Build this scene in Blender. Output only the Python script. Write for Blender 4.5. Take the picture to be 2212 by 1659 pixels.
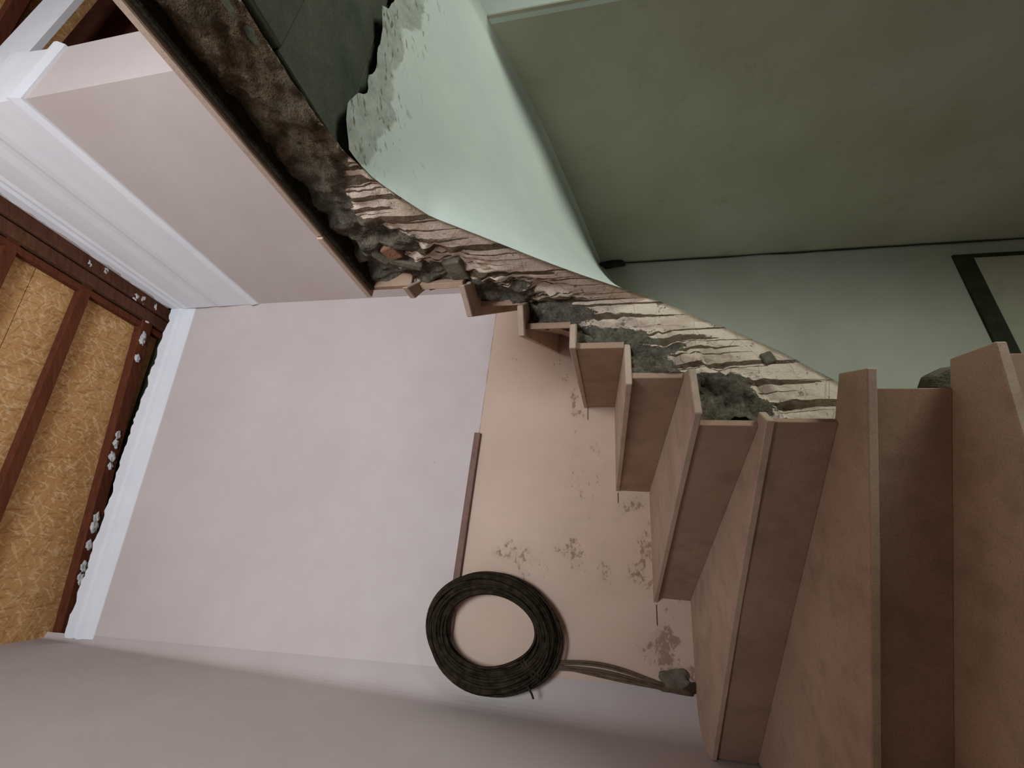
import bpy, math, random
from mathutils import Vector, noise

random.seed(7)
for o in list(bpy.data.objects):
    bpy.data.objects.remove(o)
scene = bpy.context.scene
C = scene.collection

EYE = 3.85          # height of the phone above the lower floor (all z below are relative to it)

# ------------------------------------------------------------------ camera
cam_d = bpy.data.cameras.new('camera')
cam = bpy.data.objects.new('camera', cam_d)
C.objects.link(cam)
cam_d.sensor_fit = 'HORIZONTAL'
cam_d.sensor_width = 36.0
cam_d.lens = 36.0 * 930.0 / 2212.0
cam_d.clip_start = 0.02
PITCH, ROLL = 0.2060, -0.0063
F = Vector((0, math.cos(PITCH), math.sin(PITCH)))
R0_ = Vector((1, 0, 0)); U0_ = Vector((0, -math.sin(PITCH), math.cos(PITCH)))
Rr = math.cos(ROLL) * R0_ + math.sin(ROLL) * U0_
Up = -math.sin(ROLL) * R0_ + math.cos(ROLL) * U0_
from mathutils import Matrix
m = Matrix.Identity(4)
for i in range(3):       # the phone is held on its side: picture right is world down
    m[i][0] = -Up[i]; m[i][1] = Rr[i]; m[i][2] = -F[i]
m[2][3] = EYE
cam.matrix_world = m
scene.camera = cam

# ------------------------------------------------------------------ light
world = bpy.data.worlds.new('world'); scene.world = world
world.use_nodes = True
bg = world.node_tree.nodes['Background']
bg.inputs[0].default_value = (0.80, 0.88, 1.0, 1)
bg.inputs[1].default_value = 0.05

def area(name, loc, target, sx, sy, power, col):
    d = bpy.data.lights.new(name, 'AREA'); d.shape = 'RECTANGLE'
    d.size = sx; d.size_y = sy; d.energy = power; d.color = col
    o = bpy.data.objects.new(name, d); C.objects.link(o)
    o.location = Vector(loc) + Vector((0, 0, EYE))
    dirv = Vector(target) - Vector(loc)
    o.rotation_euler = dirv.to_track_quat('-Z', 'Z').to_euler()
    return o

# daylight through the upper window (behind the photographer) and the lower window (under the landing)
area('upper_window_light', (0.95, -1.80, 1.50), (-0.15, 2.40, 1.45), 1.10, 1.20, 84.0, (0.88, 0.94, 1.0))
area('lower_window_light', (2.62, 0.36, -1.75), (0.9, 2.20, -0.30), 0.95, 1.00, 38.0, (0.91, 1.0, 0.92))

scene.view_settings.view_transform = 'Standard'
scene.view_settings.look = 'None'
scene.view_settings.gamma = 1.0
scene.view_settings.use_curve_mapping = False
scene.view_settings.exposure = 0.45
scene.cycles.use_light_tree = False
scene.cycles.max_bounces = 6
scene.cycles.adaptive_threshold = 0.03

# ------------------------------------------------------------------ helpers
class NT:
    """small node-tree builder"""
    def __init__(s, name, matte=True):
        s.matte = matte
        s.m = bpy.data.materials.new(name); s.m.use_nodes = True
        s.t = s.m.node_tree; s.n = s.t.nodes; s.l = s.t.links
        s.b = s.n['Principled BSDF']
        s.b.inputs['Specular IOR Level'].default_value = 0.0 if s.matte else 0.25
    def node(s, typ, **kw):
        n = s.n.new(typ)
        for k, v in kw.items(): setattr(n, k, v)
        return n
    def put(s, sock, v):
        if hasattr(v, 'is_linked') or isinstance(v, bpy.types.NodeSocket): s.l.new(v, sock)
        else: sock.default_value = v
    def pos(s):
        return s.node('ShaderNodeNewGeometry').outputs['Position']
    def uv(s):
        return s.node('ShaderNodeTexCoord').outputs['UV']
    def obj(s):
        return s.node('ShaderNodeTexCoord').outputs['Object']
    def mapping(s, vec, loc=(0, 0, 0), rot=(0, 0, 0), scale=(1, 1, 1)):
        n = s.node('ShaderNodeMapping'); s.l.new(vec, n.inputs[0])
        n.inputs[1].default_value = loc; n.inputs[2].default_value = rot; n.inputs[3].default_value = scale
        return n.outputs[0]
    def noise(s, vec, scale, detail=4, rough=0.55, dist=0.0):
        n = s.node('ShaderNodeTexNoise'); s.l.new(vec, n.inputs['Vector'])
        n.inputs['Scale'].default_value = scale; n.inputs['Detail'].default_value = detail
        n.inputs['Roughness'].default_value = rough; n.inputs['Distortion'].default_value = dist
        return n.outputs['Fac']
    def ramp(s, v, lo, hi, a=0.0, b=1.0, smooth=False):
        n = s.node('ShaderNodeMapRange'); n.clamp = True
        if smooth: n.interpolation_type = 'SMOOTHSTEP'
        s.put(n.inputs[0], v)
        n.inputs[1].default_value = lo; n.inputs[2].default_value = hi
        n.inputs[3].default_value = a; n.inputs[4].default_value = b
        return n.outputs[0]
    def math(s, op, a, b=0.0, c=0.0):
        n = s.node('ShaderNodeMath', operation=op)
        s.put(n.inputs[0], a); s.put(n.inputs[1], b)
        if op == 'MULTIPLY_ADD': s.put(n.inputs[2], c)
        return n.outputs[0]
    def mix(s, f, a, b):
        n = s.node('ShaderNodeMix', data_type='RGBA')
        s.put(n.inputs[0], f)
        s.put(n.inputs[6], a if not isinstance(a, tuple) else (*a, 1))
        s.put(n.inputs[7], b if not isinstance(b, tuple) else (*b, 1))
        return n.outputs[2]
    def sep(s, vec):
        n = s.node('ShaderNodeSeparateXYZ'); s.l.new(vec, n.inputs[0]); return n.outputs
    def spot(s, vec, c, r):
        """1 at the centre of an ellipsoid, 0 at its rim"""
        c = (c[0], c[1], c[2] + EYE)
        n = s.mapping(vec, loc=tuple(-c[i] / r[i] for i in range(3)), scale=tuple(1 / q for q in r))
        l = s.node('ShaderNodeVectorMath', operation='LENGTH'); s.l.new(n, l.inputs[0])
        return s.ramp(l.outputs['Value'], 0.15, 1.0, 1.0, 0.0, True)
    def bump(s, h, strength=0.3, dist=0.01):
        n = s.node('ShaderNodeBump'); s.put(n.inputs['Height'], h)
        n.inputs['Strength'].default_value = strength; n.inputs['Distance'].default_value = dist
        s.l.new(n.outputs[0], s.b.inputs['Normal'])
    def done(s, col, rough=0.85):
        s.put(s.b.inputs['Base Color'], col if not isinstance(col, tuple) else (*col, 1))
        s.put(s.b.inputs['Roughness'], rough)
        return s.m

def mesh(name, verts, faces, mat=None, parent=None, origin=None, smooth=False, uvs=None):
    """verts in room coordinates relative to the eye height; one mesh object"""
    vs = [Vector((v[0], v[1], v[2] + EYE)) for v in verts]
    if origin is None:
        lo = [min(v[i] for v in vs) for i in range(3)]; hi = [max(v[i] for v in vs) for i in range(3)]
        origin = Vector(((lo[0] + hi[0]) / 2, (lo[1] + hi[1]) / 2, lo[2]))
    else:
        origin = Vector(origin)
    me = bpy.data.meshes.new(name)
    me.from_pydata([v - origin for v in vs], [], faces)
    if uvs:
        l = me.uv_layers.new(name='UVMap')
        for p in me.polygons:
            for li in p.loop_indices:
                l.data[li].uv = uvs[me.loops[li].vertex_index]
    if smooth:
        for p in me.polygons: p.use_smooth = True
    me.update()
    o = bpy.data.objects.new(name, me); C.objects.link(o)
    if mat: me.materials.append(mat)
    o.location = origin
    if parent is not None:
        o.parent = parent
        w = parent.location.copy(); q = parent.parent
        while q is not None: w += q.location; q = q.parent
        o.location = origin - w
    return o

def fix_normals(o):
    import bmesh
    bm = bmesh.new(); bm.from_mesh(o.data); bmesh.ops.recalc_face_normals(bm, faces=bm.faces)
    bm.to_mesh(o.data); bm.free()
    return o

def bevel(o, w, seg=1):
    md = o.modifiers.new('bevel', 'BEVEL'); md.width = w; md.segments = seg; md.limit_method = 'ANGLE'
    md.angle_limit = math.radians(40)
    return o

def structure(o):
    o['kind'] = 'structure'; return o

def tag(o, label, cat, group=None):
    o['label'] = label; o['category'] = cat
    if group: o['group'] = group
    return o

def empty(name, loc):
    o = bpy.data.objects.new(name, None); C.objects.link(o)
    o.location = Vector((loc[0], loc[1], loc[2] + EYE)); o.empty_display_size = 0.1
    return o

def prism(poly, z0, z1):
    """horizontal slab: polygon in xy between two heights"""
    n = len(poly)
    v = [(p[0], p[1], z0) for p in poly] + [(p[0], p[1], z1) for p in poly]
    f = [tuple(range(n - 1, -1, -1)), tuple(range(n, 2 * n))]
    f += [(i, (i + 1) % n, n + (i + 1) % n, n + i) for i in range(n)]
    return v, f

def wallbox(a, b, z0, z1, th, side):
    """vertical panel from xy a to b, thickness th towards side (unit-ish vector)"""
    s = Vector(side).normalized() * th
    poly = [a, b, (b[0] + s.x, b[1] + s.y), (a[0] + s.x, a[1] + s.y)]
    return prism(poly, z0, z1)

def beam(a, b, w, hgt, up=(0, 0, 1)):
    """rectangular bar whose axis runs from a to b"""
    a = Vector(a); b = Vector(b); t = (b - a).normalized(); u = Vector(up)
    s = t.cross(u).normalized() * (w / 2); q = s.cross(t).normalized() * (hgt / 2)
    v = []
    for p in (a, b):
        v += [p - s - q, p + s - q, p + s + q, p - s + q]
    f = [(3, 2, 1, 0), (4, 5, 6, 7), (0, 1, 5, 4), (1, 2, 6, 5), (2, 3, 7, 6), (3, 0, 4, 7)]
    return v, f

def tube(pts, r, sides=6, closed=False, caps=True):
    pts = [Vector(p) for p in pts]; n = len(pts); v = []; f = []
    ref = Vector((0.31, -0.95, 0.05))
    for i, p in enumerate(pts):
        t = (pts[(i + 1) % n] - pts[i - 1]) if closed else (pts[min(i + 1, n - 1)] - pts[max(i - 1, 0)])
        t.normalize(); a = t.cross(ref).normalized(); b = t.cross(a)
        rr = r[i] if isinstance(r, (list, tuple)) else r
        for k in range(sides):
            w = 2 * math.pi * k / sides
            v.append(p + a * (math.cos(w) * rr) + b * (math.sin(w) * rr))
    m_ = n if closed else n - 1
    for i in range(m_):
        j = (i + 1) % n
        for k in range(sides):
            f.append((i * sides + k, i * sides + (k + 1) % sides, j * sides + (k + 1) % sides, j * sides + k))
    if not closed and caps:
        f.append(tuple(range(sides - 1, -1, -1))); f.append(tuple((n - 1) * sides + k for k in range(sides)))
    return v, f

def blob(c, r, seed, nrm=None, seg=10, ring=6, amp=0.25):
    """lumpy flattened blob"""
    v = []; f = []
    c = Vector(c)
    for i in range(ring + 1):
        th = math.pi * i / ring
        for k in range(seg):
            ph = 2 * math.pi * k / seg
            d = Vector((math.sin(th) * math.cos(ph), math.sin(th) * math.sin(ph), math.cos(th)))
            s = 1 + amp * 2 * (noise.noise(d * 1.7 + Vector((seed, seed * 2.3, 0))))
            v.append(c + Vector((d.x * r[0], d.y * r[1], d.z * r[2])) * s)
    for i in range(ring):
        for k in range(seg):
            f.append((i * seg + k, i * seg + (k + 1) % seg, (i + 1) * seg + (k + 1) % seg, (i + 1) * seg + k))
    return v, f

# ------------------------------------------------------------------ materials
def m_upper_plaster(name, front=False, keep=1.0):
    n = NT(name); p = n.pos()
    big = n.noise(p, 1.6, 3, 0.5); mid = n.noise(p, 9.0, 5, 0.6); fine = n.noise(p, 120.0, 2, 0.5)
    upper = n.mix(n.ramp(big, 0.35, 0.65), (0.61, 0.54, 0.53), (0.65, 0.585, 0.575))
    col = upper
    if front:
        x, y, z = n.sep(p)
        # old paint line across the wall: peach distemper below it
        line = n.math('SUBTRACT', z, n.math('MULTIPLY_ADD', x, -0.066, 0.690 + EYE))
        low = n.mix(n.ramp(big, 0.35, 0.65), (0.62, 0.465, 0.365), (0.67, 0.515, 0.415))
        col = n.mix(n.ramp(line, -0.004, 0.004), low, upper)
        # a thin pencil line along the edge
        pl = n.math('MULTIPLY', n.ramp(n.math('ABSOLUTE', line), 0.0015, 0.004, 1.0, 0.0), n.ramp(mid, 0.35, 0.6, 0.15, 0.7))
        col = n.mix(pl, col, (0.30, 0.20, 0.15))
        spots = [((-1.235, 2.135, -0.27), (0.17, 0.3, 0.15), 0.52, 26, 1.0), ((-1.35, 2.10, -0.36), (0.11, 0.3, 0.14), 0.30, 14, 1.0),
                 ((-0.90, 2.244, 0.56), (0.10, 0.2, 0.10), 0.60, 34, 0.8), ((-0.92, 2.24, 0.42), (0.17, 0.2, 0.17), 0.63, 40, 0.7),
                 ((-0.87, 2.253, 0.15), (0.15, 0.2, 0.11), 0.56, 30, 0.9), ((-0.98, 2.22, 0.0), (0.13, 0.2, 0.10), 0.60, 36, 0.7),
                 ((-0.64, 2.33, -0.20), (0.15, 0.2, 0.13), 0.42, 18, 0.85), ((-0.90, 2.245, -0.21), (0.22, 0.2, 0.10), 0.45, 22, 0.8),
                 ((-0.07, 2.49, 0.15), (0.24, 0.2, 0.08), 0.47, 16, 0.75), ((-0.33, 2.43, 0.13), (0.13, 0.2, 0.10), 0.45, 20, 0.45),
                 ((0.10, 2.56, 0.24), (0.18, 0.2, 0.12), 0.5, 24, 0.4), ((-1.0, 2.2, -0.33), (0.12, 0.2, 0.13), 0.40, 18, 0.6),
                 ((0.16, 2.58, 0.55), (0.04, 0.2, 0.05), 0.5, 30, 0.5), ((-0.5, 2.37, 0.1), (0.5, 0.3, 0.3), 0.62, 45, 0.35)]
        nz = n.math('SUBTRACT', n.noise(n.mapping(p, scale=(1, 1, 1.5)), 30.0, 5, 0.72), 0.5)
        wn = n.node('ShaderNodeTexNoise'); n.l.new(p, wn.inputs['Vector']); wn.inputs['Scale'].default_value = 7.0; wn.inputs['Detail'].default_value = 3.0
        wv = n.node('ShaderNodeVectorMath', operation='MULTIPLY_ADD'); n.l.new(wn.outputs['Color'], wv.inputs[0]); wv.inputs[1].default_value = (0.34, 0.34, 0.34)
        wa = n.node('ShaderNodeVectorMath', operation='ADD'); n.l.new(p, wa.inputs[0]); wa.inputs[1].default_value = (-0.17, -0.17, -0.17)
        n.l.new(wa.outputs[0], wv.inputs[2]); pw = wv.outputs[0]
        acc = None
        for c, r, th, sc, k in spots:
            q = n.math('MULTIPLY', n.spot(pw, c, r), k)
            acc = q if acc is None else n.math('MAXIMUM', acc, q)
        msk = n.ramp(n.math('MULTIPLY_ADD', acc, 0.30, nz), 0.19, 0.28, 0.0, 0.75)
        col = n.mix(msk, col, (0.24, 0.145, 0.085))
        soft = n.math('MULTIPLY', acc, n.ramp(mid, 0.35, 0.65, 0.0, 0.35))
        col = n.mix(soft, col, (0.36, 0.25, 0.18))
    col = n.mix(n.ramp(mid, 0.3, 0.75, 0.0, 0.13), col, (0.42, 0.33, 0.28))
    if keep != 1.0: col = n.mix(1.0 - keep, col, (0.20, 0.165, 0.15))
    n.bump(mid, 0.10, 0.006)
    return n.done(col, 0.9)

def m_plain(name, a, b, scale=6.0, rough=0.85, bump=0.15, fine=0.0, detail=5):
    n = NT(name); p = n.pos()
    z = n.noise(p, scale, detail, 0.6); col = n.mix(n.ramp(z, 0.32, 0.68), a, b)
    if fine: col = n.mix(n.ramp(n.noise(p, 160, 3, 0.6), 0.35, 0.7, 0.0, fine), col, tuple(q * 0.35 for q in a))
    if bump > 0.2: n.bump(n.noise(p, scale * 7, 3, 0.6), bump, 0.004)
    return n.done(col, rough)

MAT = {}
MAT['front'] = m_upper_plaster('front_wall_plaster', True)
MAT['upper'] = m_upper_plaster('upper_wall_plaster')
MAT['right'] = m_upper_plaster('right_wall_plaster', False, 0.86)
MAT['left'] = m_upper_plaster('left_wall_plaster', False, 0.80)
MAT['cornice'] = m_plain('white_cornice_paint', (0.78, 0.81, 0.87), (0.84, 0.86, 0.90), 5, 0.5, 0.08)
MAT['ragged'] = m_plain('ragged_plaster', (0.66, 0.66, 0.68), (0.75, 0.74, 0.75), 20, 0.9, 0.3)
MAT['soffit'] = m_plain('soffit_plaster', (0.60, 0.66, 0.60), (0.68, 0.73, 0.66), 3.5, 0.85, 0.12)
def m_soffit():
    """finished plaster; near its broken end the darker scratch coat shows with trowel nicks"""
    n = NT('soffit_plaster_broken'); p = n.pos(); x, y, z = n.sep(n.uv())
    big = n.noise(p, 3.5, 4, 0.6); mid = n.noise(p, 22, 5, 0.7)
    col = n.mix(n.ramp(big, 0.32, 0.68), (0.60, 0.66, 0.60), (0.68, 0.73, 0.66))
    edge_ = n.math('ADD', x, n.math('MULTIPLY', n.math('SUBTRACT', n.noise(p, 7.0, 3, 0.55), 0.5), 0.22))
    scratch = n.ramp(edge_, 1.035, 1.045)
    scol = n.mix(n.ramp(mid, 0.35, 0.65), (0.36, 0.38, 0.33), (0.52, 0.54, 0.48))
    col = n.mix(scratch, col, scol)
    nick = n.math('MULTIPLY', n.ramp(n.noise(n.mapping(p, rot=(0, 0, 0.5), scale=(1, 3.2, 1)), 26, 3, 0.6), 0.60, 0.66), n.ramp(edge_, 0.95, 1.06))
    col = n.mix(nick, col, (0.20, 0.19, 0.14))
    n.bump(n.math('MULTIPLY_ADD', scratch, -0.5, mid), 0.2, 0.006)
    return n.done(col, 0.88)
MAT['soffit_end'] = m_soffit()
MAT['brown_mark'] = m_plain('dark_cut_and_hole', (0.05, 0.04, 0.03), (0.08, 0.06, 0.04), 20)
MAT['wire'] = m_plain('dark_wire_insulation', (0.016, 0.012, 0.008), (0.050, 0.038, 0.026), 30, 0.5, 0.1)
MAT['tail'] = m_plain('dusty_wire', (0.10, 0.07, 0.045), (0.16, 0.115, 0.08), 30, 0.6, 0.1)
MAT['dab'] = m_plain('white_plaster_dab', (0.56, 0.57, 0.57), (0.70, 0.69, 0.68), 30, 0.9, 0.3)
MAT['brick'] = m_plain('red_brick', (0.24, 0.12, 0.075), (0.33, 0.18, 0.115), 25, 0.95, 0.5, 0.4)
MAT['glass_frame'] = m_plain('white_window_paint', (0.75, 0.75, 0.73), (0.8, 0.8, 0.78), 6, 0.5, 0.05)
MAT['brownwall'] = m_plain('dark_timber_wall', (0.045, 0.016, 0.011), (0.075, 0.028, 0.018), 8, 0.85, 0.3)
MAT['darkback'] = m_plain('dark_back_wall', (0.10, 0.065, 0.045), (0.17, 0.11, 0.075), 9, 0.95, 0.4)  # unseen back and side walls, made dark to cut light bounced onto the risers
MAT['oliveblack'] = m_plain('olive_black', (0.035, 0.035, 0.022), (0.06, 0.06, 0.04), 12, 0.8, 0.2)  # near-black for the corner crack, door frame and strip above the front wall

def m_olive():
    n = NT('olive_lower_plaster'); p = n.pos()
    big = n.noise(p, 2.2, 4, 0.55); 
    col = n.mix(n.ramp(big, 0.33, 0.67), (0.43, 0.41, 0.305), (0.52, 0.50, 0.40))
    dirt = n.math('MULTIPLY', n.ramp(n.noise(p, 7, 6, 0.7), 0.60, 0.72), 0.35)
    col = n.mix(dirt, col, (0.20, 0.19, 0.12))
    n.bump(n.noise(p, 14, 2, 0.6), 0.15, 0.006)
    return n.done(col, 0.92)
MAT['olive'] = m_olive()

def m_lowfront():
    n = NT('grey_lower_plaster'); p = n.pos()
    big = n.noise(p, 2.0, 4, 0.55)
    col = n.mix(n.ramp(big, 0.33, 0.67), (0.45, 0.45, 0.37), (0.54, 0.54, 0.46))
    n.bump(n.noise(p, 16, 2, 0.6), 0.12, 0.006)
    return n.done(col, 0.92)
MAT['lowfront'] = m_lowfront()

def m_stone(name, a, b):
    n = NT(name); p = n.pos()
    big = n.noise(p, 3.5, 4, 0.6); sp = n.noise(p, 260, 2, 0.6); mid = n.noise(p, 28, 5, 0.7)
    col = n.mix(n.ramp(big, 0.33, 0.67), a, b)
    col = n.mix(n.ramp(sp, 0.52, 0.68, 0.0, 0.35), col, tuple(q * 0.45 for q in a))
    col = n.mix(n.ramp(mid, 0.55, 0.75, 0.0, 0.30), col, (0.33, 0.22, 0.15))
    col = n.mix(n.ramp(n.noise(p, 9, 3, 0.6), 0.48, 0.68, 0.0, 0.40), col, tuple(q * 0.62 for q in a))
    col = n.mix(n.ramp(n.noise(p, 60, 3, 0.7), 0.66, 0.76, 0.0, 0.45), col, (0.62, 0.53, 0.44))
    n.bump(sp, 0.10, 0.002)
    return n.done(col, n.ramp(mid, 0.3, 0.7, 0.6, 0.85))
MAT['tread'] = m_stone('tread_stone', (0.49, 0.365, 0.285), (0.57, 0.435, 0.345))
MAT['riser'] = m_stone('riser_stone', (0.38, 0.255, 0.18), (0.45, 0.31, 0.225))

def m_osb():
    n = NT('strand_board'); p = n.pos()
    col = (0.36, 0.20, 0.085)
    big = n.noise(p, 3.0, 3, 0.5)
    col = n.mix(n.ramp(big, 0.3, 0.7), (0.50, 0.265, 0.10), (0.60, 0.345, 0.145))
    for ang, sc, th, c in ((0.25, 26, 0.62, (0.76, 0.55, 0.30)), (1.35, 30, 0.63, (0.30, 0.15, 0.055)),
                           (2.2, 28, 0.64, (0.72, 0.50, 0.26)), (-0.6, 34, 0.63, (0.34, 0.175, 0.065)), (0.9, 40, 0.66, (0.82, 0.63, 0.38))):
        q = n.mapping(p, rot=(0, 0, ang), loc=(ang * 3, sc * 0.1, 0))
        q2 = n.mapping(q, scale=(1.0, 5.0, 1.0))
        col = n.mix(n.ramp(n.noise(q2, sc * 0.42, 2, 0.55, 0.3), th - 0.06, th + 0.01, 0.0, 0.55), col, c)
    n.bump(n.noise(p, 60, 4, 0.6), 0.25, 0.004)
    return n.done(col, 0.75)
MAT['osb'] = m_osb()

def m_timber(name, a, b, rot=0.0):
    n = NT(name); p = n.mapping(n.pos(), rot=(0, 0, rot), scale=(1.0, 9.0, 9.0))
    g = n.noise(p, 5.0, 6, 0.7, 0.6)
    col = n.mix(n.ramp(g, 0.3, 0.7), a, b)
    n.bump(g, 0.25, 0.004)
    return n.done(col, 0.8)
MAT['rafter'] = m_timber('reddish_rafter_wood', (0.085, 0.028, 0.015), (0.16, 0.055, 0.030), -0.31)
MAT['wallplate'] = m_timber('dark_plate_wood', (0.075, 0.034, 0.020), (0.15, 0.070, 0.042), 1.107)
MAT['batten'] = m_timber('batten_wood', (0.17, 0.105, 0.085), (0.27, 0.175, 0.145), -0.31)

def m_concrete():
    """rough cast concrete side of the flight, whitewashed low down with cement runs (uv: metres along, height share)"""
    n = NT('rough_concrete_side'); p = n.pos(); x, y, z = n.sep(n.uv())
    big = n.noise(p, 8, 4, 0.6); mid = n.noise(p, 30, 6, 0.75); fine = n.noise(p, 110, 4, 0.75)
    col = n.mix(n.ramp(mid, 0.34, 0.66), (0.085, 0.072, 0.052), (0.36, 0.305, 0.23))
    col = n.mix(n.ramp(fine, 0.40, 0.58, 0.50, 0.0), col, (0.05, 0.044, 0.032))
    col = n.mix(n.ramp(big, 0.47, 0.60, 0.0, 0.45), col, (0.22, 0.205, 0.165))
    brown = n.mix(n.ramp(mid, 0.32, 0.68), (0.065, 0.042, 0.025), (0.21, 0.145, 0.092))
    brown = n.mix(n.ramp(fine, 0.40, 0.60, 0.6, 0.0), brown, (0.05, 0.034, 0.02))
    brown = n.mix(n.ramp(big, 0.5, 0.66, 0.0, 0.6), brown, (0.15, 0.125, 0.085))
    col = n.mix(n.ramp(x, 0.96, 1.10), col, brown)
    # whitewash zone: v below a wavy height, cement runs bite down into it
    vec1 = n.node('ShaderNodeCombineXYZ'); n.put(vec1.inputs[0], n.math('MULTIPLY_ADD', n.math('SUBTRACT', big, 0.5), 0.012, x))
    v1 = vec1.outputs[0]
    wav = n.noise(v1, 8.0, 2, 0.5)
    wide = n.noise(v1, 30.0, 1, 0.4); thin = n.noise(n.mapping(v1, loc=(3.7, 0, 0)), 85.0, 1, 0.4)
    lim = n.ramp(wav, 0.3, 0.7, 0.40, 0.82)
    lim = n.math('MULTIPLY', lim, n.ramp(x, 0.97, 1.09, 1.0, 0.0))
    run = n.math('MAXIMUM', n.ramp(wide, 0.52, 0.58, 0.0, 0.75), n.ramp(thin, 0.56, 0.61, 0.0, 0.95))
    run = n.math('MULTIPLY', run, n.ramp(n.noise(n.mapping(v1, loc=(9.1, 0, 0)), 22.0, 1, 0.5), 0.35, 0.65, 0.35, 1.1))
    lim2 = n.math('SUBTRACT', lim, n.math('ADD', run, n.math('MULTIPLY', n.math('SUBTRACT', mid, 0.5), 0.45)))
    msk = n.ramp(n.math('SUBTRACT', lim2, y), -0.015, 0.02)
    wash = n.mix(n.ramp(fine, 0.3, 0.75), (0.74, 0.60, 0.48), (0.84, 0.71, 0.58))
    wash = n.mix(n.ramp(big, 0.54, 0.70, 0.0, 0.5), wash, (0.40, 0.29, 0.19))
    wash = n.mix(n.ramp(mid, 0.58, 0.70, 0.0, 0.4), wash, (0.34, 0.26, 0.18))
    # hairline cracks in the whitewash and dirt along the lower arris
    vor = n.node('ShaderNodeTexVoronoi', feature='DISTANCE_TO_EDGE'); n.l.new(n.mapping(p, rot=(0.6, 0.4, 0.3), scale=(1, 1, 1.9)), vor.inputs['Vector']); vor.inputs['Scale'].default_value = 6.5
    wash = n.mix(n.ramp(vor.outputs['Distance'], 0.004, 0.014, 0.40, 0.0), wash, (0.24, 0.17, 0.11))
    wash = n.mix(n.ramp(y, 0.02, 0.06, 0.75, 0.0), wash, (0.24, 0.18, 0.12))
    msk = n.math('MULTIPLY', msk, n.ramp(mid, 0.28, 0.38, 0.2, 1.0))
    runcol = n.mix(n.ramp(mid, 0.35, 0.65), (0.16, 0.105, 0.06), (0.26, 0.19, 0.125))
    inrun = n.math('MULTIPLY', n.ramp(n.math('SUBTRACT', lim, y), 0.0, 0.05), 0.8)
    col = n.mix(inrun, col, runcol)
    col = n.mix(msk, col, wash)
    n.bump(n.math('MULTIPLY', n.math('MULTIPLY_ADD', fine, 0.8, mid), n.ramp(msk, 0.0, 1.0, 1.0, 0.25)), 0.9, 0.018)
    return n.done(col, 0.95)
MAT['concrete'] = m_concrete()
MAT['rough'] = m_plain('rough_mortar', (0.13, 0.115, 0.085), (0.25, 0.22, 0.17), 22, 0.95, 0.6, 0.3)
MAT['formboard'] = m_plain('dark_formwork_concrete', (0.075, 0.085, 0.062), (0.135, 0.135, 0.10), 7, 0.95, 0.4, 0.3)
MAT['slabshade'] = m_plain('slab_shade_dark', (0.022, 0.019, 0.013), (0.060, 0.052, 0.036), 24, 0.95, 0.7, 0.5)  # near-black, stands in for the shadow under the landing slab edge
MAT['floor'] = m_plain('lower_floor_screed', (0.25, 0.25, 0.19), (0.33, 0.32, 0.26), 6, 0.9, 0.3)

# ------------------------------------------------------------------ the setting
FA, FB = 2.535, 0.325                       # front wall: y = FA + FB x
fy = lambda x: FA + FB * x
C1 = (0.605, 2.731)                         # front / right corner above the stairs
RD = Vector((0.5, -1.0)).normalized()       # right wall runs this way towards us
LD = Vector((0.38, -1.0)).normalized()      # left wall likewise
L0 = Vector((-1.56, 2.03))
FD = Vector((1.0, FB)).normalized()         # along the front wall, to the right
FN = Vector((FD.y, -FD.x))                  # out of the front wall, towards us
RN = Vector((-0.894, -0.447))               # out of the right wall
CEIL = 3.40
FLOOR = -3.85
TOP = 3.46

# front wall, upper part: everything above the outer end of the steps
split = [(-1.66, -0.80), (-1.1, -0.62), (-0.5, -0.37), (0.0, -0.13), (0.3, 0.01), (0.62, 0.10)]
v = []; f = []
for x, z in split: v.append((x, fy(x), z))
for x, z in split: v.append((x, fy(x), 3.20))
ns = len(split)
f = [(i, i + 1, ns + i + 1, ns + i) for i in range(ns - 1)]
back = [(a[0] - FN.x * 0.12, a[1] - FN.y * 0.12, a[2]) for a in v]
k = len(v); f2 = [tuple(k + q for q in reversed(t)) for t in f]
rim = list(range(ns)) + list(range(2 * ns - 1, ns - 1, -1))
f3 = [(rim[i], k + rim[i], k + rim[(i + 1) % len(rim)], rim[(i + 1) % len(rim)]) for i in range(len(rim))]
wall_front = structure(fix_normals(mesh('wall_front', v + back, f + f2 + f3, MAT['front'])))
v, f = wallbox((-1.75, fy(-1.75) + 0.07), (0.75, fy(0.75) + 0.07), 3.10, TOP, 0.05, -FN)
structure(fix_normals(mesh('wall_front_top', v, f, MAT['oliveblack'])))
# front wall, lower part below the flight
spl = [(-1.66, -0.82), (-1.1, -0.64), (-0.5, -0.39), (0.0, -0.15), (0.3, -0.01), (0.80, 0.08)]
v = [(x, fy(x), FLOOR - 0.05) for x, z in spl] + [(x, fy(x), z) for x, z in spl]
f = [(i, i + 1, ns + i + 1, ns + i) for i in range(ns - 1)]
back = [(a[0] - FN.x * 0.12, a[1] - FN.y * 0.12, a[2]) for a in v]
k = len(v); f2 = [tuple(k + q for q in reversed(t)) for t in f]
f3 = [(rim[i], k + rim[i], k + rim[(i + 1) % len(rim)], rim[(i + 1) % len(rim)]) for i in range(len(rim))]
wall_front_low = structure(fix_normals(mesh('wall_front_lower', v + back, f + f2 + f3, MAT['lowfront'])))

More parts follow.
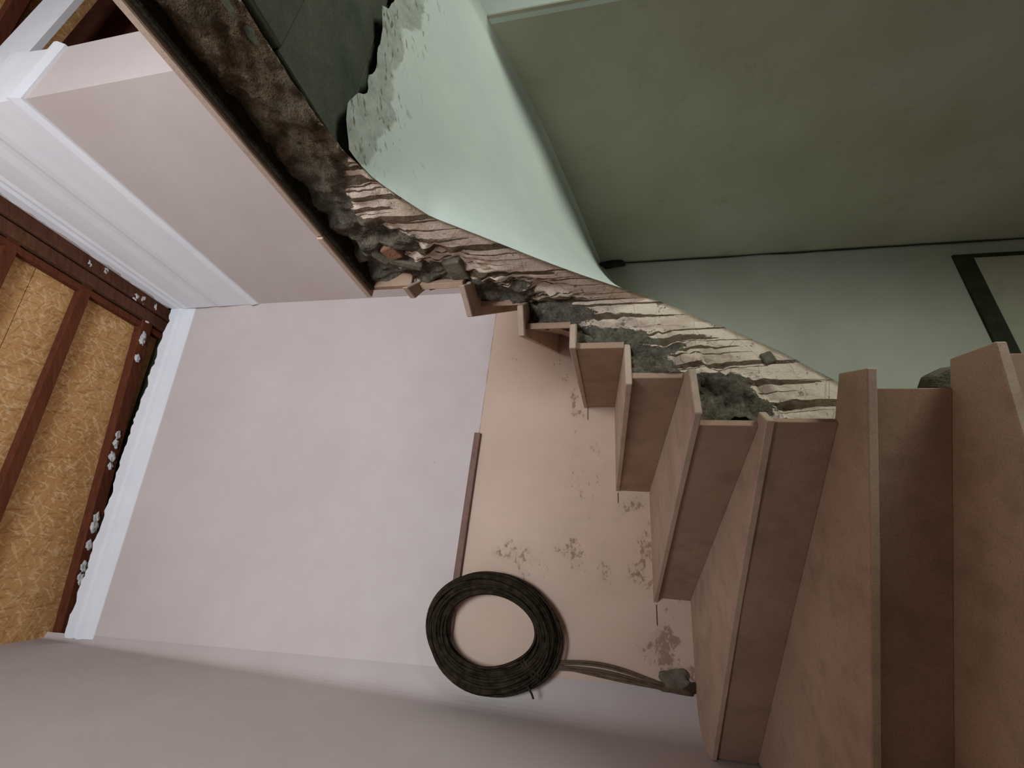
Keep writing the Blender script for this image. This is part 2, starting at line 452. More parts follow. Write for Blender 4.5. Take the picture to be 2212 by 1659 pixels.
# left wall with its rounded inner corner against the front wall
pa = Vector((-1.56 + 0.0, fy(-1.56)))
d1 = FD; d2 = LD
def corner(rc):
    cor = []
    for i in range(9):                       # quadratic fillet from front wall to left wall
        t = i / 8
        p = (pa + d1 * rc) * (1 - t) ** 2 + pa * 2 * t * (1 - t) + (pa + d2 * rc) * t ** 2
        cor.append((p.x + FN.x * 0.002 * (1 - t), p.y + FN.y * 0.002 * (1 - t)))
    cor.append(tuple(L0 + LD * 4.55))
    return cor
cor = corner(0.30)
v = [(p[0], p[1], FLOOR) for p in cor] + [(p[0], p[1], TOP) for p in corner(0.03)]
nc = len(cor)
f = [(i, nc + i, nc + i + 1, i + 1) for i in range(nc - 1)]
bk = [pa + Vector((-0.14, 0.02)), L0 + LD * 4.55 + Vector((-0.14, -0.05))]
v += [(bk[0].x, bk[0].y, FLOOR), (bk[1].x, bk[1].y, FLOOR), (bk[0].x, bk[0].y, TOP), (bk[1].x, bk[1].y, TOP)]
b0, b1, b2, b3 = 2 * nc, 2 * nc + 1, 2 * nc + 2, 2 * nc + 3
f += [(b0, b1, b3, b2), (nc - 1, 2 * nc - 1, b3, b1), (0, b0, b2, nc)]
wl = structure(fix_normals(mesh('wall_left', v, f, MAT['left'])))
for p in wl.data.polygons: p.use_smooth = True
wl.data.set_sharp_from_angle(angle=math.radians(50))

# right wall above the landing: from the corner to a projecting arris, then turning away with an opening
ARR = Vector((1.264, 1.413))
PD = Vector((0.91, 0.41)).normalized()       # wall beyond the arris
JAMB = ARR + PD * 0.385
END = ARR + PD * 1.60
def poly_wall(name, pts, z0, z1, mat, th=0.14, side=None):
    a, b = pts
    v, f = wallbox(a, b, z0, z1, th, side)
    return fix_normals(mesh(name, v, f, mat))
v, f = wallbox(C1, tuple(ARR), 0.14, TOP, 0.14, -RN)
v = [(q[0], q[1], (0.66 if i in (1, 2) else q[2])) for i, q in enumerate(v)]
wr = structure(fix_normals(mesh('wall_right', v, f, MAT['right'])))
PN = Vector((PD.y, -PD.x))                   # out of that wall
v, f = wallbox(tuple(ARR), tuple(JAMB), 0.77, TOP, 0.16, -PN)
structure(fix_normals(mesh('wall_return', v, f, MAT['upper'])))
v, f = wallbox(tuple(JAMB), tuple(END), 2.74, 3.03, 0.025, -PN)
structure(fix_normals(mesh('wall_return_lintel', v, f, MAT['cornice'])))
# dark timber partition seen through the opening
a = JAMB + PD * -0.3 - PN * 0.26; b = END + PD * 0.3 - PN * 0.26
v, f = wallbox(tuple(a), tuple(b), 0.6, TOP, 0.05, -PN)
structure(fix_normals(mesh('wall_far', v, f, MAT['brownwall'])))

# right wall under the landing, set back a little, ending in a lit arris
A0 = Vector((0.755, 2.780)); A1 = Vector((1.366, 1.546))
AD = (A1 - A0).normalized()
v, f = wallbox(tuple(A0), tuple(A1), FLOOR, 0.60, 0.14, -RN)
structure(fix_normals(mesh('wall_right_lower', v, f, MAT['olive'])))
v, f = wallbox(tuple(A1 + RN * 0.001), tuple(A1 + PD * 0.16), FLOOR, 0.60, 0.14, -PN)
structure(bevel(fix_normals(mesh('wall_right_jamb', v, f, MAT['soffit'])), 0.012, 2))
pts = []
for i in range(60):
    z = 0.02 - i * (3.85 / 59)
    pts.append((A0.x - 0.006 + 0.004 * noise.noise(Vector((z * 5, 1, 2))), A0.y - 0.010, z))
v, f = tube(pts, [0.0045 + 0.003 * noise.noise(Vector((p[2] * 4, 8, 1))) for p in pts], 5)
structure(mesh('corner_crack', v, f, MAT['oliveblack']))  # dark tube standing for the crack in the wall corner and its shadow
v, f = blob((A0.x - 0.012, A0.y - 0.02, -0.06), (0.022, 0.02, 0.075), 3.3, seg=14, ring=10, amp=0.3)
structure(mesh('corner_crack_spot', v, f, MAT['oliveblack'], smooth=True))  # dark blob for the thicker spot at the top of the corner crack
# room beyond, lower level
a = A1 + PD * 0.15 - PN * 0.7; b = a + PD * 1.4
v, f = wallbox(tuple(a), tuple(b), FLOOR, 0.6, 0.05, -PN)
structure(fix_normals(mesh('wall_far_lower', v, f, MAT['olive'])))

# walls behind the photographer with the two windows
BL = Vector((0.03, -2.33)); BR = Vector((2.80, -0.98)); BD = (BR - BL).normalized(); BN = Vector((-BD.y, BD.x))
def with_hole(name, a, b, z0, z1, u0, u1, h0, h1, side, mat, th=0.12):
    """wall from a to b with one rectangular opening; four blocks in one mesh"""
    d = (b - a).normalized(); L = (b - a).length; V_ = []; F_ = []
    for (s0, s1, q0, q1) in ((0, u0, z0, z1), (u1, L, z0, z1), (u0, u1, z0, h0), (u0, u1, h1, z1)):
        v, f = wallbox(tuple(a + d * s0), tuple(a + d * s1), q0, q1, th, side)
        k = len(V_); V_ += v; F_ += [tuple(k + q for q in t) for t in f]
    return structure(fix_normals(mesh(name, V_, F_, mat)))
with_hole('wall_back', BL, BR, FLOOR, TOP, 0.44, 1.64, 0.87, 2.14, -BN, MAT['darkback'])
SR0 = BR; SR1 = Vector((2.72, 2.35)); SD = (SR1 - SR0).normalized(); SN = Vector((-SD.y, SD.x))
with_hole('wall_side', SR0, SR1, FLOOR, TOP, 0.80, 1.90, -2.30, -1.20, -SN, MAT['darkback'])

def window(name, a, d, nrm, u0, u1, z0, z1):
    w = empty(name, ((a + d * u0).x, (a + d * u0).y, z0)); structure(w)
    q = a - nrm * 0.08
    def bar(nm, s0, s1, h0, h1):
        v, f = wallbox(tuple(q + d * s0), tuple(q + d * s1), h0, h1, 0.05, -nrm)
        return mesh(nm, v, f, MAT['glass_frame'], w)
    bar('window_frame', u0, u0 + 0.05, z0, z1); bar('window_frame', u1 - 0.05, u1, z0, z1)
    bar('window_frame', u0 + 0.05, u1 - 0.05, z0, z0 + 0.05); bar('window_frame', u0 + 0.05, u1 - 0.05, z1 - 0.05, z1)
    um = (u0 + u1) / 2
    bar('mullion', um - 0.02, um + 0.02, z0 + 0.05, z1 - 0.05)
window('window_1', BL, BD, BN, 0.44, 1.64, 0.87, 2.14)
window('window_2', SR0, SD, SN, 0.80, 1.90, -2.30, -1.20)

# lower floor
def fp(x, off):   # point at offset off in front of the front-wall line
    return (x + FN.x * off, fy(x) + FN.y * off)
fl = [(-1.75, 2.9), (3.0, 2.95), (3.0, -1.2), (0.0, -2.5), (-0.35, -1.2)]
v, f = prism(fl, FLOOR - 0.08, FLOOR)
structure(fix_normals(mesh('floor', v, f, MAT['floor'])))
# low doorway in the front wall far below: dark frame, plain leaf
dr = empty('door_1', (0.25, fy(0.25), FLOOR)); structure(dr)
zl = lambda x: -1.845 + 0.14 * (x - 0.66)
xs = (-0.45, 0.672)
def dpanel(nm, x0, x1, za0, za1, zb0, zb1, off, mat):
    a0 = fp(x0, 0.0); b0 = fp(x1, 0.0); a1 = fp(x0, off); b1 = fp(x1, off)
    v = [(*a0, za0), (*b0, zb0), (*b1, zb0), (*a1, za0), (*a0, za1), (*b0, zb1), (*b1, zb1), (*a1, za1)]
    f = [(0, 3, 2, 1), (4, 5, 6, 7), (0, 1, 5, 4), (1, 2, 6, 5), (2, 3, 7, 6), (3, 0, 4, 7)]
    return fix_normals(mesh(nm, v, f, mat, dr))
dpanel('door_frame', xs[0], xs[1], zl(xs[0]) - 0.085, zl(xs[0]), zl(xs[1]) - 0.085, zl(xs[1]), 0.014, MAT['oliveblack'])
dpanel('door_frame', 0.655, 0.672, FLOOR, zl(0.655) - 0.085, FLOOR, zl(0.672) - 0.085, 0.014, MAT['oliveblack'])
dpanel('door_leaf', xs[0], 0.654, FLOOR, zl(xs[0]) - 0.086, FLOOR, zl(0.654) - 0.086, 0.006, MAT['olive'])

# ------------------------------------------------------------------ ceiling: strand boards on reddish rafters
ce = empty('ceiling', (0, 1.0, CEIL)); structure(ce)
def osb(poly):
    v, f = prism(poly, CEIL, CEIL + 0.018)
    return fix_normals(mesh('strand_board', v, f, MAT['osb'], ce))
osb([fp(-2.2, -0.1), fp(2.6, -0.1), fp(2.6, 0.74), fp(-2.2, 0.74)])
osb([fp(-2.2, 0.744), fp(2.9, 0.744), fp(2.9, 1.99), fp(-2.2, 1.99)])
osb([fp(-2.2, 1.994), fp(3.2, 1.994), fp(3.2, 3.24), fp(-2.2, 3.24)])
osb([fp(-2.2, 3.244), fp(3.6, 3.244), fp(3.6, 5.4), fp(-2.2, 5.4)])
def rafter(a, b, w, h0, mat, name='rafter', top=CEIL):
    zc = (h0 + top) / 2
    v, f = beam((a[0], a[1], zc), (b[0], b[1], zc), w, top - h0)
    return bevel(fix_normals(mesh(name, v, f, mat, ce)), 0.004)
for off in (0.495, 0.90, 1.31, 1.72, 2.13, 2.6, 3.1):
    rafter(fp(-2.0, off), fp(2.2, off), 0.062, CEIL - 0.055, MAT['rafter'])
# plate along the front wall, a black gap is left between it and the plaster
plate = rafter((0.62, 2.640), (-1.75, 2.045), 0.075, CEIL - 0.07, MAT['rafter'], 'wall_plate')
# boards of the beam over the right wall
rb = lambda s, o: (C1[0] + RD.x * s + RN.x * o, C1[1] + RD.y * s + RN.y * o)
beam1 = rafter(rb(-0.1, 0.040), rb(2.6, 0.040), 0.080, CEIL - 0.10, MAT['wallplate'], 'beam_board')
beam2 = rafter(rb(-0.1, 0.130), rb(2.6, 0.130), 0.075, CEIL - 0.085, MAT['wallplate'], 'beam_board')
beam3 = rafter(rb(-0.1, 0.200), rb(2.6, 0.200), 0.040, CEIL - 0.06, MAT['rafter'], 'beam_board')
# plaster dabs on plate and boards
for i, (x, y, s, kk) in enumerate([(0.500, 2.600, 0.020, 0), (0.375, 2.570, 0.024, 0), (0.335, 2.560, 0.026, 0), (0.202, 2.525, 0.024, 0),
        (-0.34, 2.392, 0.022, 0), (-0.40, 2.38, 0.026, 0), (-0.49, 2.357, 0.028, 0), (-0.55, 2.345, 0.022, 0), (-0.88, 2.262, 0.026, 0),
        (-0.94, 2.245, 0.030, 0), (-1.05, 2.218, 0.028, 0), (-1.18, 2.186, 0.030, 0), (-1.25, 2.168, 0.026, 0),
        (0.812, 2.213, 0.020, 1), (0.79, 2.307, 0.022, 1), (0.83, 2.33, 0.020, 1), (0.654, 2.50, 0.026, 1), (0.64, 2.547, 0.026, 1), (0.60, 2.64, 0.022, 1)]):
    z = (CEIL - 0.072) if kk == 0 else (CEIL - 0.094)
    v, f = blob((x, y, z), (s * 1.2, s * 0.72, 0.008), i * 3.1, seg=18, ring=12, amp=0.38)
    mesh('plaster_dab', v, f, MAT['dab'], plate if kk == 0 else beam2, smooth=True)

# ------------------------------------------------------------------ cornices (trim)
def moulding(name, prof, pts, ragged_top, mat, miter=None):
    """prof: (out, z); swept along polyline of (point, normal) pairs; the top edge is ragged"""
    v = []; f = []; npf = len(prof)
    n = 90
    P = []
    (a, na), (b, nb) = pts
    for i in range(n + 1):
        t = i / n
        P.append((Vector(a).lerp(Vector(b), t), Vector(na).lerp(Vector(nb), t)))
    for i, (p, nn) in enumerate(P):
        for j, (o, z) in enumerate(prof):
            if j >= npf - 2 and ragged_top:
                q = Vector((p.x * 9, p.y * 9, j)); z = z + (noise.noise(q * 0.8) * 0.024 + noise.noise(q * 2.9) * 0.018 + noise.noise(q * 8.0) * 0.007)
            v.append((p.x + nn.x * o, p.y + nn.y * o, z))
    for i in range(n):
        for j in range(npf - 1):
            f.append((i * npf + j, (i + 1) * npf + j, (i + 1) * npf + j + 1, i * npf + j + 1))
    f.append(tuple(range(npf))); f.append(tuple(n * npf + j for j in reversed(range(npf))))
    o = structure(fix_normals(mesh(name, v, f, mat)))
    return o
prof_r = [(-0.01, 2.470), (0.010, 2.472), (0.028, 2.500), (0.028, 2.518), (0.008, 2.545), (0.007, 2.60), (0.012, 2.70), (0.020, 2.76), (0.021, 2.80),
          (0.015, 2.83), (0.015, 2.87), (0.024, 2.93), (0.027, 3.02), (0.027, 3.075), (0.036, 3.095), (0.036, 3.115), (0.012, 3.128), (0.012, 3.148), (0.034, 3.160), (0.036, 3.215), (-0.01, 3.22)]
mn = (FN + Vector((RN.x, RN.y))) ; mn = mn / (1 + FN.dot(Vector((RN.x, RN.y))))
mr = (PN + Vector((RN.x, RN.y))) ; mr = mr / (1 + PN.dot(Vector((RN.x, RN.y))))
moulding('trim_1', prof_r, ((Vector(C1), mn), (ARR, mr)), True, MAT['cornice'])
moulding('trim_2', prof_r, ((ARR, mr), (JAMB, PN)), True, MAT['cornice'])
prof_f = [(-0.01, 3.030), (0.003, 3.032), (0.008, 3.060), (0.014, 3.085), (0.030, 3.10), (0.034, 3.125), (0.020, 3.135), (0.020, 3.150), (0.034, 3.160), (0.036, 3.215), (-0.01, 3.22)]
fl0 = Vector((-1.535, fy(-1.535)))
moulding('trim_3', prof_f, ((Vector(C1), mn), (fl0, FN)), True, MAT['cornice'])

# ------------------------------------------------------------------ the staircase
H = 0.17; T = 0.02
Z = lambda k: 0.101 + (k - 5) * H
stair = empty('staircase', (0.0, 1.2, FLOOR))
tag(stair, 'unfinished winding staircase with pinkish stone treads on rough concrete', 'staircase')

lw = lambda y: -1.56 + 0.38 * (2.03 - y) - 0.015       # left wall x at y
fw = lambda x: (x, fy(x) + 0.012)
rw = lambda y: (C1[0] + 0.5 * (C1[1] - y) + 0.012, y)
TREADS = {
    -2: [(0.085, 0.79), (lw(0.05), 0.05), (lw(0.36), 0.36), (0.075, 0.915)],
    -1: [(0.082, 0.905), (lw(0.34), 0.34), (lw(0.68), 0.70), (0.065, 1.035)],
    0: [(0.077, 1.012), (lw(0.665), 0.665), (lw(1.12), 1.125), (0.05, 1.125)],
    1: [(0.031, 1.102), (-0.385, 1.094), (lw(1.094), 1.094), (-1.47, 1.835), (-0.09, 1.240), (0.022, 1.220)],
    2: [(-0.096, 1.204), (-0.69, 1.470), (-1.47, 1.800), (-1.52, 1.90), (-1.54, 1.99), (-1.50, fy(-1.50)), fw(-1.38), fw(-1.04), (-0.10, 1.275), (-0.078, 1.262)],
    3: [(-0.080, 1.212), (-0.435, 1.567), fw(-1.075), fw(-0.565), (0.03, 1.375), (0.040, 1.292)],
    4: [(-0.003, 1.337), fw(-0.578), fw(-0.125), (0.125, 1.42), (0.108, 1.402)],
    5: [(0.112, 1.372), fw(-0.142), fw(0.30), (0.200, 1.455), (0.190, 1.400)],
    6: [(0.159, 1.405), fw(0.185), fw(0.57), (0.290, 1.50), (0.257, 1.386)],
    7: [(0.225, 1.380), fw(0.48), (C1[0] + 0.012, C1[1] + 0.012), rw(2.16), (0.330, 1.355), (0.311, 1.293)],
    8: [(0.281, 1.308), rw(2.30), rw(1.62), (0.345, 1.345), (0.303, 1.248)],
}
def slab(name, poly, z1, mat, th=T):
    v, f = prism(poly, z1 - th, z1)
    o = fix_normals(mesh(name, v, f, mat, stair))
    return bevel(o, 0.0025)
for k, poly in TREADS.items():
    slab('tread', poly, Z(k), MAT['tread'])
# landing slabs: the straight edge runs over the photographer's right shoulder
E0 = Vector((0.297, 1.334)); ET = Vector((0.390, -0.921)); EN = Vector((0.921, 0.390))
def edge(s, o=0.0): return tuple(E0 + ET * s + EN * o)
Ljoint = 0.290
slab('landing_slab', [edge(0), (1.10, 1.722), tuple(ARR + Vector((0.01, 0.01))), tuple(E0 + ET * Ljoint + EN * 0.80), edge(Ljoint - 0.001)], Z(9), MAT['tread'])
slab('landing_slab', [edge(Ljoint + 0.001, 0.004), tuple(E0 + ET * Ljoint + EN * 0.80), tuple(ARR + Vector((0.012, 0.0))), tuple(JAMB), tuple(E0 + ET * 1.10 + EN * 1.45), edge(1.10, 0.004)], Z(9), MAT['tread'])
slab('landing_slab', [edge(1.102, 0.004), tuple(E0 + ET * 1.102 + EN * 1.45), tuple(E0 + ET * 2.75 + EN * 1.45), edge(2.75, 0.004)], Z(9), MAT['tread'])
slab('landing_slab', [tuple(JAMB), tuple(END + PD * 0.2), (2.66, 0.9), tuple(E0 + ET * 2.2 + EN * 1.452), tuple(E0 + ET * 1.102 + EN * 1.452)], Z(9), MAT['tread'])

# unseen slab added behind the photographer to keep window light off the lower steps
slab('landing_slab', [(lw(-0.32) + 0.02, -0.32), edge(1.796, 0.0), edge(2.75, 0.0), (lw(-2.1) + 0.02, -2.1)], Z(9), MAT['tread'], 0.18)

shade_poly = [edge(0.02, 0.013), edge(2.6, 0.013), edge(2.6, 0.09), edge(0.02, 0.09)]  # strip added under the slab edge, coloured near-black for the overhang's shadow band
v, f = prism(shade_poly, Z(9) - T - 0.016, Z(9) - T)
bevel(fix_normals(mesh('slab_shade_strip', v, f, MAT['slabshade'], stair)), 0.004)

RISERS = {
    -1: ((0.060, 0.945), (lw(0.39) + 0.0, 0.39)),
    0: ((0.055, 1.045), (lw(0.72), 0.72)),
    1: ((-0.015, 1.117), (lw(1.117), 1.117)),
    2: ((-0.101, 1.222), (-1.475, 1.818)),
    3: ((-0.116, 1.260), fw(-1.055)),
    4: ((0.015, 1.358), fw(-0.575)),
    5: ((0.112, 1.405), fw(-0.137)),
    6: ((0.185, 1.440), fw(0.240)),
    7: ((0.278, 1.490), fw(0.555)),
    8: ((0.316, 1.345), rw(2.18)),
    9: ((0.320, 1.333), rw(1.65)),
}
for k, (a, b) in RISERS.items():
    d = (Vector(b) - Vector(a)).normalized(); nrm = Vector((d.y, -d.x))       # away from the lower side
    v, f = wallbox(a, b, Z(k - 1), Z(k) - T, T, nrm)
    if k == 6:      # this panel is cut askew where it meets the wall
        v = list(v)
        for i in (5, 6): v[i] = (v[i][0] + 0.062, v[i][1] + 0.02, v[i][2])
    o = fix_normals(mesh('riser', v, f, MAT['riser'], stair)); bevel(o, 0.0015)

# concrete side face of the flight (between step ends and soffit edge)
NODES = [(-0.06, 1.02), (-0.065, 1.13), (-0.115, 1.245), (-0.10, 1.282), (0.03, 1.366), (0.125, 1.416), (0.195, 1.462), (0.285, 1.497), (0.325, 1.388), (0.338, 1.352), (1.315, -0.955)]
KTOP = [0, 1, 2, 3, 4, 5, 6, 7, 8, 9, 9]          # tread over the segment that starts at node i
S = [0.0]
for i in range(len(NODES) - 1): S.append(S[-1] + (Vector(NODES[i + 1]) - Vector(NODES[i])).length)
S3 = S[3]; S = [q - S3 for q in S]                 # s = 0 at the third riser
BOT = [(S[0], -1.25), (S[1], -1.08), (S[2], -0.86), (-0.03, -0.74), (0.06, -0.69), (0.12, -0.637), (0.214, -0.526), (0.259, -0.46), (0.308, -0.391), (0.37, -0.29), (0.447, -0.151),
       (0.552, -0.002), (0.649, 0.135), (0.744, 0.26), (0.83, 0.373), (0.885, 0.447), (0.963, 0.505), (1.027, 0.548), (1.102, 0.573), (1.16, 0.585), (1.233, 0.593), (4.0, 0.596)]
def bot(s):
    for (s0, z0), (s1, z1) in zip(BOT, BOT[1:]):
        if s <= s1: return z0 + (z1 - z0) * max(0, (s - s0)) / (s1 - s0)
    return BOT[-1][1]
def at_s(s):
    for i in range(len(NODES) - 1):
        if s <= S[i + 1] or i == len(NODES) - 2:
            t = (s - S[i]) / (S[i + 1] - S[i]); return Vector(NODES[i]).lerp(Vector(NODES[i + 1]), t), i
def nrm_s(s):
    a, _ = at_s(max(S[0], s - 0.03)); b, _ = at_s(min(S[-1], s + 0.03))
    d = (b - a).normalized(); return Vector((-d.y, d.x)) * -1       # towards the well
v = []; f = []; uvs = []
NR = 34
for i in range(len(NODES) - 1):
    n = max(4, int((S[i + 1] - S[i]) / 0.007)) if i < 9 else 230
    for c in range(n + 1):
        tt = c / n
        if i == 9: tt = tt ** 1.5
        s = S[i] + (S[i + 1] - S[i]) * tt
        p, _ = at_s(min(s, S[-1] - 1e-6)); nn = nrm_s(s)
        zb = bot(s); zt = Z(KTOP[i]) - T
        base = len(v)
        for r in range(NR + 1):
            w = r / NR; z = zb + (zt - zb) * w
            q = Vector((p.x, p.y, z))
            up = min(1, max(0, (z - zb - 0.11) / 0.12))
            up += (0.5 - up) * min(1, max(0, (s - 0.9) / 0.15))
            amp = 0.0035 + 0.030 * up
            c1 = noise.noise(q * 15); c2 = noise.noise(q * 38 + Vector((3, 1, 7))); c3 = noise.noise(q * 85)
            chunk = max(-0.35, min(0.35, c1 * 1.6)) + 0.55 * max(-0.4, min(0.4, c2 * 1.8)) + 0.30 * c3
            d = chunk * amp - 0.012 * up
            if r == 0: d *= 0.3
            v.append((p.x + nn.x * d, p.y + nn.y * d, z)); uvs.append((s, w))
        if c > 0:
            for r in range(NR):
                f.append((base - NR - 1 + r, base + r, base + r + 1, base - NR + r))
side = mesh('concrete_side', v, f, MAT['concrete'], stair, smooth=True, uvs=uvs)

# smooth plaster soffit of the winding flight (ruled from the side's lower edge to the outer walls)
OUT = [(S[0], (-1.1, 1.0, -1.25)), (S[2], (-1.45, 1.9, -0.95)), (0.0, (-0.95, fy(-0.95), -0.72)), (0.16, (-0.45, fy(-0.45), -0.58)), (0.30, (0.02, fy(0.02), -0.38)), (0.42, (0.40, fy(0.40), -0.17)),
       (0.552, (0.755, 2.779, 0.020)), (0.649, (0.94, 2.40, 0.13)), (0.744, (1.13, 2.02, 0.250)), (0.885, (1.345, 1.59, 0.415)), (1.00, (1.45, 1.38, 0.50)), (1.105, (1.53, 1.32, 0.572))]
def outer(s):
    for (s0, a), (s1, b) in zip(OUT, OUT[1:]):
        if s <= s1:
            return Vector(a).lerp(Vector(b), max(0, s - s0) / (s1 - s0))
    return Vector(OUT[-1][1])
v = []; f = []
suv = []
cols = [S[0] + (1.105 - S[0]) * i / 90 for i in range(91)]
NQ = 60
for ci, s in enumerate(cols):
    p, _ = at_s(s); a = Vector((p.x, p.y, bot(s))); b = outer(s)
    L = (b - a).length
    for r in range(NQ + 1):
        t = r / NQ
        q = a.lerp(b, t)
        dd = (1 - t) * L
        if dd < 0.04: q.z -= 0.04 * (1 - math.sqrt(max(0, 1 - ((0.04 - dd) / 0.04) ** 2))) * 0.6   # rounded junction with the wall
        q.z += noise.noise(q * 3.0) * 0.004
        if s > 1.0: q.z -= 0.004 * (noise.noise(q * 14) + 0.6)
        if ci >= 88:                                             # broken plaster edge against the boards
            k_ = (ci - 87) / 3.0; jag = (0.02 + 0.06 * noise.noise(Vector((t * 6, 1.3, 0))) + 0.022 * noise.noise(Vector((t * 19, 7.7, 0))) + 0.006 * noise.noise(Vector((t * 60, 2.7, 0)))) * min(1, t * 10)
            q.x += ET.x * jag * k_; q.y += ET.y * jag * k_; q.z -= 0.008 * k_
        v.append(q); suv.append((s, t))
for i in range(90):
    for r in range(NQ):
        f.append((i * (NQ + 1) + r, (i + 1) * (NQ + 1) + r, (i + 1) * (NQ + 1) + r + 1, i * (NQ + 1) + r + 1))
sof = mesh('soffit', v, f, MAT['soffit_end'], stair, smooth=True, uvs=suv)

# board-marked underside of the landing: cast boards side by side, each proud or shy of its neighbour
rul = Vector((0.545, 0.880)); rd = Vector((0.97, 0.44)).normalized()
ed = ET
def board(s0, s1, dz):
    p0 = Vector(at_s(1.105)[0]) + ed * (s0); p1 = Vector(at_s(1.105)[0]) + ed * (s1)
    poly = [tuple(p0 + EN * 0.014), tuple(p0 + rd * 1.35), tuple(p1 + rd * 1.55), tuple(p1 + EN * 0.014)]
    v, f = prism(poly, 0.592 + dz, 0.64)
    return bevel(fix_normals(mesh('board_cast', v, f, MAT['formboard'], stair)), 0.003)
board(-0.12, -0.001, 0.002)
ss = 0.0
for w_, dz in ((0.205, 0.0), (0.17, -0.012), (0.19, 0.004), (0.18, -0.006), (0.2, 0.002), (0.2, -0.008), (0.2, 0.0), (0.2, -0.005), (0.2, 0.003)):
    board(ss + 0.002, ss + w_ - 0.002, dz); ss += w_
# broken bricks and mortar lumps stuck in the side under the upper steps
def rough_block(name, s, z, size, mat, rot=0.0, proud=0.0):
    p, _ = at_s(s); nn = nrm_s(s); d = Vector((-nn.y, nn.x))
    c, sn = math.cos(rot), math.sin(rot)
    v = []
    for sx in (-1, 1):
        for sy in (-1, 1):
            for sz in (-1, 1):
                a = sx * size[0] / 2 * (1 + random.uniform(-.15, .15)); b = sz * size[2] / 2 * (1 + random.uniform(-.15, .15))
                u = a * c - b * sn; w = a * sn + b * c
                q = p + d * u + nn * (proud + sy * size[1] / 2)
                v.append((q.x, q.y, z + w))
    f = [(0, 1, 3, 2), (4, 6, 7, 5), (0, 4, 5, 1), (2, 3, 7, 6), (0, 2, 6, 4), (1, 5, 7, 3)]
    return bevel(fix_normals(mesh(name, v, f, mat, stair)), 0.006, 2)
rough_block('brick', 0.755, 0.625, (0.058, 0.05, 0.052), MAT['brick'], 0.35, -0.020)
rough_block('brick', 0.735, 0.672, (0.060, 0.04, 0.040), MAT['rough'], 0.5, -0.022)
rough_block('brick', 0.700, 0.60, (0.030, 0.05, 0.10), MAT['rough'], -0.45, -0.020)
rough_block('brick', 0.640, 0.455, (0.09, 0.05, 0.06), MAT['rough'], 0.1, -0.028)
rough_block('mortar_lump', 0.20, -0.475, (0.040, 0.012, 0.035), MAT['rough'], 0.4, 0.002)
prof = [(-0.035, -0.722), (0.012, -0.735), (0.034, -0.772), (0.036, -0.830), (-0.035, -0.830)]
v = [(x, 1.150, z) for x, z in prof] + [(x * 0.9, 1.195, z) for x, z in prof]
f = [(4, 3, 2, 1, 0), (5, 6, 7, 8, 9)] + [(i, (i + 1) % 5, 5 + (i + 1) % 5, 5 + i) for i in range(5)]
bevel(fix_normals(mesh('mortar_lump', v, f, MAT['rough'], stair)), 0.008, 2)

# saw cuts in the plaster at the outer ends of the treads, part of the wall
def cut(x0, x1, z):
    a = Vector((x0, fy(x0) + 0.0, z)) + Vector((FN.x, FN.y, 0)) * 0.0008; b = Vector((x1, fy(x1), z)) + Vector((FN.x, FN.y, 0)) * 0.0008
    v, f = beam(a, b, 0.002, 0.004)
    mesh('saw_cut', v, f, MAT['brown_mark'], wall_front)
cut(-0.14, -0.205, 0.079); cut(-0.58, -0.63, -0.080); cut(-1.075, -1.160, -0.252)

# wall hole for the wires: dark blob paints its shaded inside, rim of rough mortar
HOLE = Vector((-1.405, fy(-1.405), -0.335))
v, f = blob((HOLE.x + 0.02, HOLE.y + 0.012, HOLE.z + 0.02), (0.070, 0.020, 0.075), 2.2, seg=28, ring=16, amp=0.22)
mesh('mortar_patch', v, f, MAT['rough'], wall_front, smooth=True)
v, f = blob((HOLE.x - 0.005, HOLE.y - 0.002, HOLE.z - 0.045), (0.050, 0.006, 0.035), 7.2, seg=20, ring=12, amp=0.2)
mesh('hole_shade', v, f, MAT['brown_mark'], wall_front, smooth=True)

# ------------------------------------------------------------------ batten on the wall
v, f = beam((-0.286, fy(-0.286) - 0.014, 0.713), (-1.328, fy(-1.328) - 0.014, 0.783), 0.028, 0.036, up=(0, 0, 1))
bat = bevel(fix_normals(mesh('wooden_batten', v, f, MAT['batten'])), 0.003)
tag(bat, 'thin brown wooden batten fixed along the wall behind the wire coil', 'batten')

# ------------------------------------------------------------------ coil of wire hanging on the batten
CC = Vector((-1.250, fy(-1.250), 0.540)) + Vector((FN.x, FN.y, 0)) * 0.075
coil = empty('wire_coil', (CC.x, CC.y, 0.2))
tag(coil, 'round coil of dark electric wire hanging on the pink wall', 'wire coil')
u3 = Vector((FD.x, FD.y, 0)); n3 = Vector((FN.x, FN.y, 0)); z3 = Vector((0, 0, 1))
A_, B_ = 0.218, 0.282
def coil_pt(th, dr, dn, sk):
    # slightly squarish ring, thicker and flatter on its lower left side
    fat = 1.0 + 0.40 * max(0, math.cos(th - math.radians(205)))
    flat = -0.022 * max(0, math.cos(th - math.radians(212))) ** 2
    a = A_ + dr * fat + flat; b = B_ + dr * fat + flat
    a2, b2 = a, b
    p = CC + u3 * (math.cos(th) * a2 + sk * math.sin(th)) + z3 * (math.sin(th) * b2 + 0.02 * math.cos(th)) + n3 * dn
    return p
rs = random.Random(3)
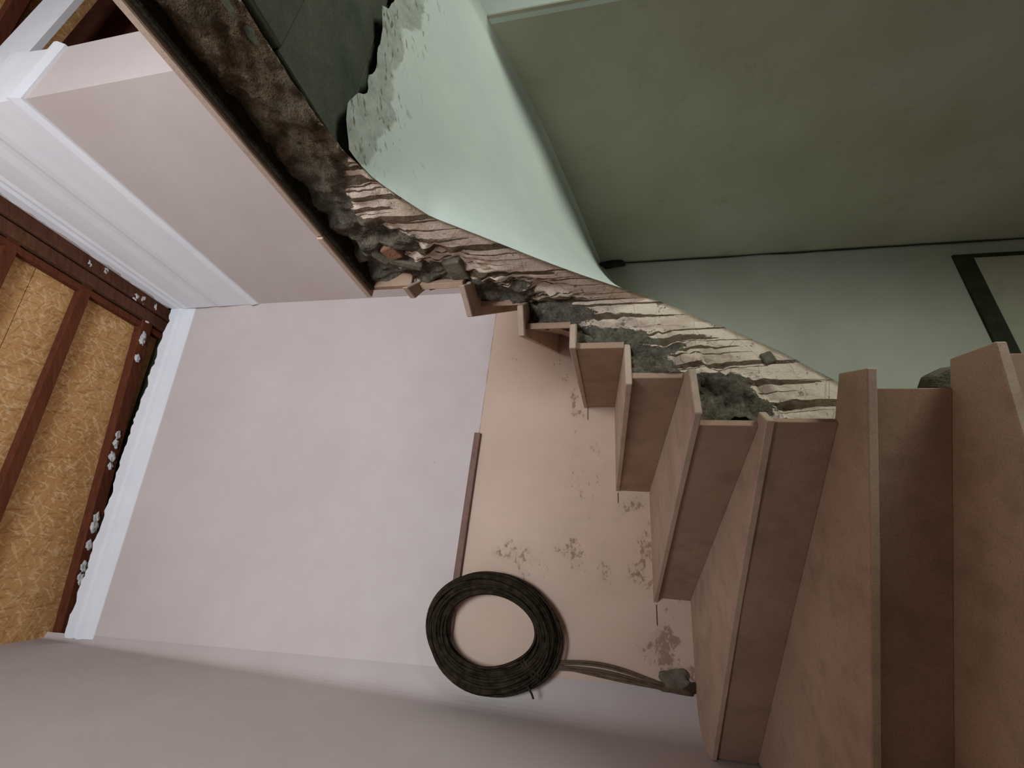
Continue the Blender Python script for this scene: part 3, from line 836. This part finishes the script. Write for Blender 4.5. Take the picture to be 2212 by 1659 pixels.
for i in range(84):
    ang = rs.uniform(0, 2 * math.pi); rad = math.sqrt(rs.random())
    dr0 = 0.046 * rad * math.cos(ang); dn0 = 0.046 * rad * math.sin(ang)
    w1, w2 = rs.uniform(0, 6.28), rs.uniform(0, 6.28); am = rs.uniform(0.004, 0.013)
    pts = []
    for q in range(64):
        th = 2 * math.pi * q / 64
        dr = dr0 + am * math.sin(th + w1) + 0.5 * am * math.sin(2 * th + w2)
        dn = dn0 + am * math.cos(th + w2)
        pts.append(coil_pt(th, dr, dn, 0.0))
    v, f = tube(pts, 0.0068, 5, closed=True)
    mesh('wire_loop', v, f, MAT['wire'], coil, smooth=True)
# two ties around the bundle
for thd, rr in ((231, 0.062), (226, 0.063)):
    th = math.radians(thd)
    c = coil_pt(th, 0, 0, 0); rdv = (c - CC).normalized(); pts = []
    for q in range(18):
        w = 2 * math.pi * q / 18
        pts.append(c + rdv * (math.cos(w) * rr) + n3 * (math.sin(w) * 0.052))
    tv, tf = [], []
    tng = rdv.cross(n3).normalized()
    for q, p in enumerate(pts):
        tv += [p - tng * 0.006, p + tng * 0.006]
    for q in range(18):
        j = (q + 1) % 18; tf.append((2 * q, 2 * j, 2 * j + 1, 2 * q + 1))
    o = mesh('tie', tv, tf, MAT['wire'], coil)
    md = o.modifiers.new('thick', 'SOLIDIFY'); md.thickness = 0.003
c = coil_pt(math.radians(216), 0.030, 0.035, 0)
v, f = tube([c, c + Vector((-0.022, -0.012, -0.020)), c + Vector((-0.050, -0.006, -0.028))], 0.005, 6)
mesh('tie_end', v, f, MAT['wire'], coil)
# tail of wires dropping to the hole
def bez(pts, n=26):
    out = []
    for i in range(n + 1):
        t = i / n; q = [Vector(p) for p in pts]
        while len(q) > 1: q = [a.lerp(b, t) for a, b in zip(q, q[1:])]
        out.append(q[0])
    return out
def wp(x, z, o): return Vector((x, fy(x), z)) + n3 * o
for i, (dx, dz, sag) in enumerate([(0.0, 0.0, 0.0), (0.012, 0.0, 0.012), (-0.010, 0.01, -0.004), (0.004, 0.0, -0.055), (0.018, 0.0, 0.022)]):
    pts = bez([wp(-1.36 + dx, 0.30, 0.07), wp(-1.36 + dx, 0.16, 0.05), wp(-1.34 + dx + sag, 0.02 + dz, 0.02), wp(-1.37 + dx * 0.8 + sag * 0.6, -0.12, 0.012), wp(-1.405 + dx * 0.7, -0.22, 0.012), wp(-1.41 + dx * 0.5, -0.385, 0.004)])
    v, f = tube(pts, 0.0052, 6)
    mesh('wire_tail', v, f, MAT['tail'], coil, smooth=True)
